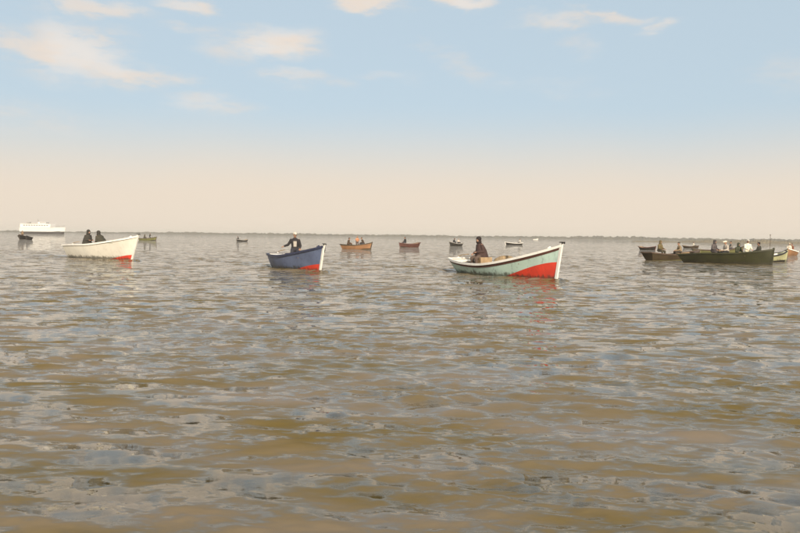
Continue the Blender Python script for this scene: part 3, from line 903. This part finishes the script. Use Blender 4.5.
# ------------------------------------------------------------------ boats at the right
gb_root, gb_h = make_boat('fishing_boat', 'long dark green boat carrying four people on the right', (684, 262.0), (772, 265.0),
    dict(B=1.9, z_mid=0.74, z_stern=0.60, z_bow=1.08, transom=0.6, rake=0.12, stern_rake=0.5, paint=(-0.12, 0.0), tm=0.5),
    dict(hull=darkgreen, bottom=brown, inside=cream, rail=darkgreen, strake=None, stem=darkgreen, wood=wood, deck=white, stern_drop=0.02, stern_len=.2), pitch=0.2, detail=1,
    group='moored-looking boats on the right')
br_root, br_h = make_boat('fishing_boat', 'brown and olive open boat with one crewman behind the dark green boat', (648.5, 260.3), (699, 259.6),
    dict(B=1.7, z_mid=0.46, z_stern=0.66, z_bow=0.80, transom=0.6, rake=0.2, stern_rake=0.45, paint=(0.02, 0.25), tm=0.5),
    dict(hull=brown, bottom=olive, inside=wood, rail=dark_wood, strake=None, stem=olive, wood=wood, deck=dark_wood), pitch=0.3, detail=1,
    group='moored-looking boats on the right')
yb_root, yb_h = make_boat('fishing_boat', 'pale yellow boat showing just its bow past the dark green boat', (742, 261.5), (785.5, 261.8),
    dict(B=1.7, z_mid=0.5, z_stern=0.6, z_bow=0.86, transom=0.6, rake=0.2, stern_rake=0.4, paint=(0.0, 0.14), tm=0.5),
    dict(hull=yellow, bottom=black, inside=cream, rail=black, strake=None, stem=yellow, wood=wood, deck=yellow), pitch=0.3, detail=1,
    group='moored-looking boats on the right')
ob_root, ob_h = make_boat('fishing_boat', 'small orange and white boat at the right edge', (798, 254.5), (788, 255.5),
    dict(B=1.5, z_mid=0.45, z_stern=0.5, z_bow=0.75, transom=0.7, rake=0.2, stern_rake=0.2, paint=(-.1, -.05), tm=0.45),
    dict(hull=orange, bottom=brown, inside=cream, rail=white, strake=None, stem=orange, wood=wood, deck=cream), detail=1, L=4.0)
def put(root, h, t, y, z=0.16): return in_boat(root, h, t, y, z)
person('person in grey hooded coat sitting at the stern of the dark green boat', put(gb_root, gb_h, .33, .2, .25), R(-60), seat=.55, lean=14, foot_x=.3, jacket=(.10, .085, .085), trousers=(.06, .05, .05), head='hood', headcol=(.06, .05, .05))
person('person with pale hat and dark trousers beside the grey-coated one in the green boat', put(gb_root, gb_h, .50, .1, .25), R(190), seat=.50, lean=12, jacket=(.45, .40, .34), trousers=(.02, .02, .02), head='cap', headcol=(.66, .60, .5))
person('person in white shirt amidships in the dark green boat', put(gb_root, gb_h, .72, .2, .22), R(-95), seat=.62, lean=2, foot_x=.15, jacket=(.74, .71, .58), trousers=(.60, .57, .45), head='cap', headcol=(.70, .66, .56))
person('slim person in black near the bow of the dark green boat', put(gb_root, gb_h, .86, 0.0, .30), hdg(gb_root) + R(180), seat=.48, lean=4, jacket=(.03, .03, .022), trousers=(.03, .03, .02), head='hair', scale=.92)
person('person in olive brown jacket seated in the brown open boat', put(br_root, br_h, .20, 0, .2), R(-60), seat=.52, lean=10, jacket=(.15, .115, .05), trousers=(.06, .05, .03), head='hood', headcol=(.13, .10, .05))
person('person in tan jacket near the bow of the brown open boat', put(br_root, br_h, .62, 0.05, .16), R(185), seat=.42, lean=12, jacket=(.26, .19, .11), trousers=(.05, .04, .03), head='beanie', headcol=(.05, .04, .03))
person('small person in dark green coat between the pale hat and the white shirt', put(gb_root, gb_h, .61, .25, .20), R(-80), seat=.48, lean=10, foot_x=.15, jacket=(.05, .055, .03), trousers=(.04, .04, .03), head='hood', headcol=(.045, .05, .03), scale=.95)
tb_root, tb_h = make_boat('fishing_boat', 'dark olive boat half hidden behind the long green boat', (694, 254.6), (742, 255.4),
    dict(B=1.7, z_mid=0.55, z_stern=0.72, z_bow=0.9, transom=0.6, rake=0.2, stern_rake=0.3, paint=(-.1, .05), tm=0.5),
    dict(hull=olive, bottom=black, inside=wood, rail=dark_wood, strake=None, stem=dark_wood, wood=wood, deck=wood), detail=1, group='moored-looking boats on the right')
person('person in grey jacket in the half hidden olive boat', put(tb_root, tb_h, .78, 0, .16), R(180), seat=.48, lean=8, jacket=(.20, .18, .16), head='beanie', headcol=(.04, .035, .03))
person('person in rust red jacket in the small orange boat', put(ob_root, ob_h, .35, .1, .1), R(200), seat=.42, lean=10, jacket=(.22, .08, .04), head='hair')
person('person in pale shirt in the small orange boat', put(ob_root, ob_h, .62, -.1, .1), R(-120), seat=.42, lean=5, jacket=(.6, .54, .44), head='cap', headcol=(.5, .42, .32))

# ------------------------------------------------------------------ small boats far out
FAR = 'small boats far out on the water'
def small(label, stern, bow, hull, bottom, rail, L=None, B=1.5, zm=.45, zb=.8, zst=.55, inside=None, detail=1):
    # a pixel span at one distance; when that is shorter than a real boat, she lies turned towards us
    bow = (bow[0], stern[1] + 0.0122 * (bow[0] - stern[0]))
    w = (ground(*bow) - ground(*stern)).length; want = L or 3.4
    if w < want:
        dist = ground(*stern).length; dep = math.sqrt(want * want - w * w) * .5
        sy = stern[1] - CAM_H * F_PX / dist + CAM_H * F_PX / (dist + dep); by = bow[1] - CAM_H * F_PX / dist + CAM_H * F_PX / (dist - dep)
        stern, bow = (stern[0], sy), (bow[0], by)
    L = None
    return make_boat('fishing_boat', label, stern, bow, dict(B=B, z_mid=zm, z_stern=zst, z_bow=zb, transom=.62, rake=.25, stern_rake=.3, paint=(-.1, .08), tm=.45),
        dict(hull=hull, bottom=bottom, inside=inside or wood, rail=rail, strake=None, stem=rail, wood=wood, deck=inside or wood), detail=detail, group=FAR, L=L)
r, h = small('reddish brown open boat with three people far out left of centre', (342.5, 248.9), (371, 249), orange, brown, brown, L=3.6, zst=.62, zm=.5, zb=.8)
person('person in orange shirt standing in the far reddish brown boat', put(r, h, .50, .2), R(-70), lean=4, jacket=(.50, .24, .13), trousers=(.08, .05, .04), head='cap', headcol=(.5, .3, .2), hands=((.3, .2, .1), (.3, .2, .1)), scale=.85, foot_x=.1)
person('person in brown jacket sitting at the stern of the far reddish brown boat', put(r, h, .2, 0), R(0), seat=.42, lean=14, jacket=(.08, .05, .03), trousers=(.08, .05, .03), head='hair')
person('person in dark coat bent forward at the bow of the far reddish brown boat', put(r, h, .74, 0), R(180), seat=.45, lean=26, jacket=(.06, .04, .025), head='beanie', headcol=(.12, .07, .04))
r, h = small('low dark maroon launch far out at the centre', (418, 247.3), (400, 247), maroon, black, maroon, L=3.0, zm=.5, zb=.62, zst=.78)
person('person in black sitting in the far maroon launch', put(r, h, .70, 0), R(200), seat=.5, lean=8, jacket=(.02, .018, .02), head='hair')
r, h = small('black skiff beyond the stern of the mint boat', (461, 246.0), (449.5, 246), black, black, grey, L=2.6)
person('person in black leaning back in the far black skiff', put(r, h, .66, 0), R(20), seat=.42, lean=20, jacket=(.02, .02, .02), head='hair')
person('person in pale jacket in the far black skiff', put(r, h, .25, 0), R(-60), seat=.38, lean=5, jacket=(.5, .45, .38), head='cap', headcol=(.5, .45, .38))
r, h = small('low black boat far out above the mint foredeck', (522, 245.0), (505.5, 245), black, black, white, L=3.2, zm=.42, zb=.6)
person('person in white jacket at the stern of the far low black boat', put(r, h, .12, 0), R(180), seat=.42, lean=5, jacket=(.66, .62, .54), head='hair')
r, h = small('tiny white boat near the horizon above the mint bow', (533, 239.9), (538, 240.1), white, white, white, L=4.0, zm=.7, zb=1.2, inside=cream)
r, h = small('tiny dark skiff left of the blue boat near the horizon', (246.5, 241.4), (236.5, 241), black, black, grey, L=3.2, zm=.3, zb=.5)
person('person in black crouched in the tiny dark skiff', put(r, h, .78, 0, .1), R(180), seat=.25, lean=22, jacket=(.02, .02, .02), head='hair')
r, h = small('dark boat just past the bow of the white boat', (139.5, 240.3), (156, 240), olive, black, dark_wood, L=3.6, zm=.5)
person('person in dark jacket standing in the boat past the white bow', put(r, h, .62, 0), R(0), lean=12, jacket=(.04, .035, .025), head='hair', hands=((.4, .14, .2), (.4, .14, .2)), scale=.85)
person('person in olive coat sitting in the boat past the white bow', put(r, h, .28, 0), R(0), seat=.42, lean=18, jacket=(.10, .09, .05), head='hood', headcol=(.08, .07, .04))
r, h = small('black boat seen end-on at the far left below the ferry', (26, 239.2), (19.5, 240), black, black, dark_wood, L=5.0, B=1.9, zm=.6, zb=.95)
person('person in tan jacket standing in the black boat below the ferry', put(r, h, .6, .1), R(-90), lean=3, jacket=(.24, .17, .10), trousers=(.05, .04, .03), head='hair', hands=((.25, .2, .0), (.25, .2, .0)))
r2, h2 = small('small black dinghy close right of the end-on black boat', (30.8, 239.8), (27, 240), black, black, black, L=2.6, B=1.2, zm=.5)
r, h = small('low dark skiff beyond the stern of the brown open boat', (641, 249.8), (655, 250.0), black, black, maroon, L=3.2, zm=.35, zb=.55)
r, h = small('low brown boat far beyond the brown open boat', (684, 248.0), (698, 248.2), brown, black, dark_wood, L=3.6, zm=.32, zb=.5)
person('person in white shirt in the low brown boat beyond', put(r, h, .65, 0, .05), R(0), seat=.3, lean=8, jacket=(.66, .62, .52), head='hair')

# channel marker standing off the marsh bank
def marker():
    p = ground(770, 246.0)
    root = empty('channel_marker', (p.x, p.y, -0.5)); tag(root, 'thin dark channel marker pole above the marsh bank', 'marker pole')
    m = MB(); m.tube([(0, 0, 0), (0.03, 0, 2.2), (0.0, 0, 4.1)], [.09, .08, .06], 10); m.build('pole', dark_wood, root, smooth=True)
    m = MB(); m.box((0, 0, 3.9), (.34, .05, .34), Matrix.Rotation(R(45), 3, 'Y')); m.build('topmark', dark_wood, root)
marker()

# ------------------------------------------------------------------ ferry on the horizon, far left
def ferry():
    p = ground(43, 234.0)
    dist = p.length
    W = 41 / F_PX * dist              # its length from its width in the picture
    root = empty('passenger_ferry', (p.x, p.y, 0), (0, 0, R(-6)))
    tag(root, 'white passenger ferry with dark hull bottom on the horizon', 'ferry')
    steel = mat('ferry_white', (.80, .78, .74), .4, .04, .3)
    hullm = mat('ferry_dark_hull', (.035, .03, .03), .5, .15, .4)
    glass = mat('ferry_glass', (.28, .28, .28), .12, .05, 1)
    k = W / 34.0
    def hull_part(nm, z0, z1, x0, x1, b, m):
        mb = MB(); rows = []
        for i in range(25):
            t = i / 24; x = lerp(x0, x1, t); w = b * (1 - max(0, (t - .72) / .28) ** 2.2)
            dz = 0.5 * smooth(.7, 1, t)
            rows.append([(x * k, -w * k, (z0 + dz * .4) * k), (x * k + .6 * t * k, -w * 1.08 * k - .02, (z1 + dz) * k), (x * k + .6 * t * k, w * 1.08 * k + .02, (z1 + dz) * k), (x * k, w * k, (z0 + dz * .4) * k)])
        mb.grid(rows, close=True)
        mb.f.append((0, 1, 2, 3)); e = 24 * 4; mb.f.append((e + 3, e + 2, e + 1, e))
        return mb.build(nm, m, root)
    hull_part('hull_bottom', -1.2, 1.7, -15, 16.2, 3.6, hullm)
    hl = hull_part('hull_topsides', 1.72, 4.6, -16, 17.0, 3.7, steel)
    c = MB(); c.box((-4.0 * k, 0, 6.0 * k), (24 * k, 6.4 * k, 2.6 * k)); cabin = c.build('cabin', steel, root, bevel=.25)
    for sd in (-1, 1):
        for i in range(10):
            w = MB(); w.box(((-12.6 + i * 2.0) * k, sd * 3.22 * k, 6.3 * k), (1.3 * k, .08, .8 * k)); w.build('window', glass, cabin)
    c = MB(); c.box((-8.5 * k, 0, 7.5 * k), (14 * k, 6.9 * k, .25 * k)); c.build('canopy', steel, root)
    c = MB(); c.box((0.5 * k, 0, 8.1 * k), (6 * k, 4.6 * k, 1.5 * k)); wh = c.build('wheelhouse', steel, root, bevel=.2)
    for sd in (-1, 1):
        w = MB(); w.box((1.2 * k, sd * 2.32 * k, 8.3 * k), (4.4 * k, .08, .6 * k)); w.build('window', glass, wh)
    w = MB(); w.box((3.52 * k, 0, 8.3 * k), (.08, 3.8 * k, .6 * k)); w.build('window', glass, wh)
    m = MB(); m.tube([(-3.4 * k, 0, 7.2 * k), (-3.8 * k, 0, 11.0 * k)], [.16 * k, .09 * k], 8); m.box((-3.65 * k, 0, 9.8 * k), (.15, 2.4 * k, .15)); m.build('mast', grey, root)
    m = MB(); m.box((-11 * k, 0, 8.2 * k), (2.2 * k, 2 * k, 1.1 * k)); m.build('funnel', grey, root, bevel=.15)
    r_ = MB()
    for sd in (-1, 1):
        r_.tube([(8 * k, sd * 3.6 * k, 5.9 * k), (13 * k, sd * 3.0 * k, 6.0 * k), (17 * k, sd * .4 * k, 6.2 * k)], .05 * k, 6)
        for i in range(8):
            t = i / 7; x = lerp(8, 16.6, t); y = np.interp(x, [8, 13, 17], [3.6, 3.0, .4])
            r_.tube([(x * k, sd * y * k, 4.6 * k), (x * k, sd * y * k, 6.0 * k)], .04 * k, 6)
    r_.build('bow_railing', grey, root)
ferry()

# ------------------------------------------------------------------ haze
hz = MB(); hz.box((0, 0, 6.5), (10400, 10400, 19.0))
m = bpy.data.materials.new('evening_haze'); m.use_nodes = True
nt = m.node_tree; nt.nodes.clear()
om = nt.nodes.new('ShaderNodeOutputMaterial'); pv = nt.nodes.new('ShaderNodeVolumePrincipled')
pv.inputs['Color'].default_value = (0.98, 0.95, 0.88, 1); pv.inputs['Density'].default_value = 0.00033
pv.inputs['Anisotropy'].default_value = 0.0
nt.links.new(pv.outputs[0], om.inputs['Volume'])
ho = hz.build('haze', m); tag(ho, 'pale warm evening haze over the water', kind='stuff')
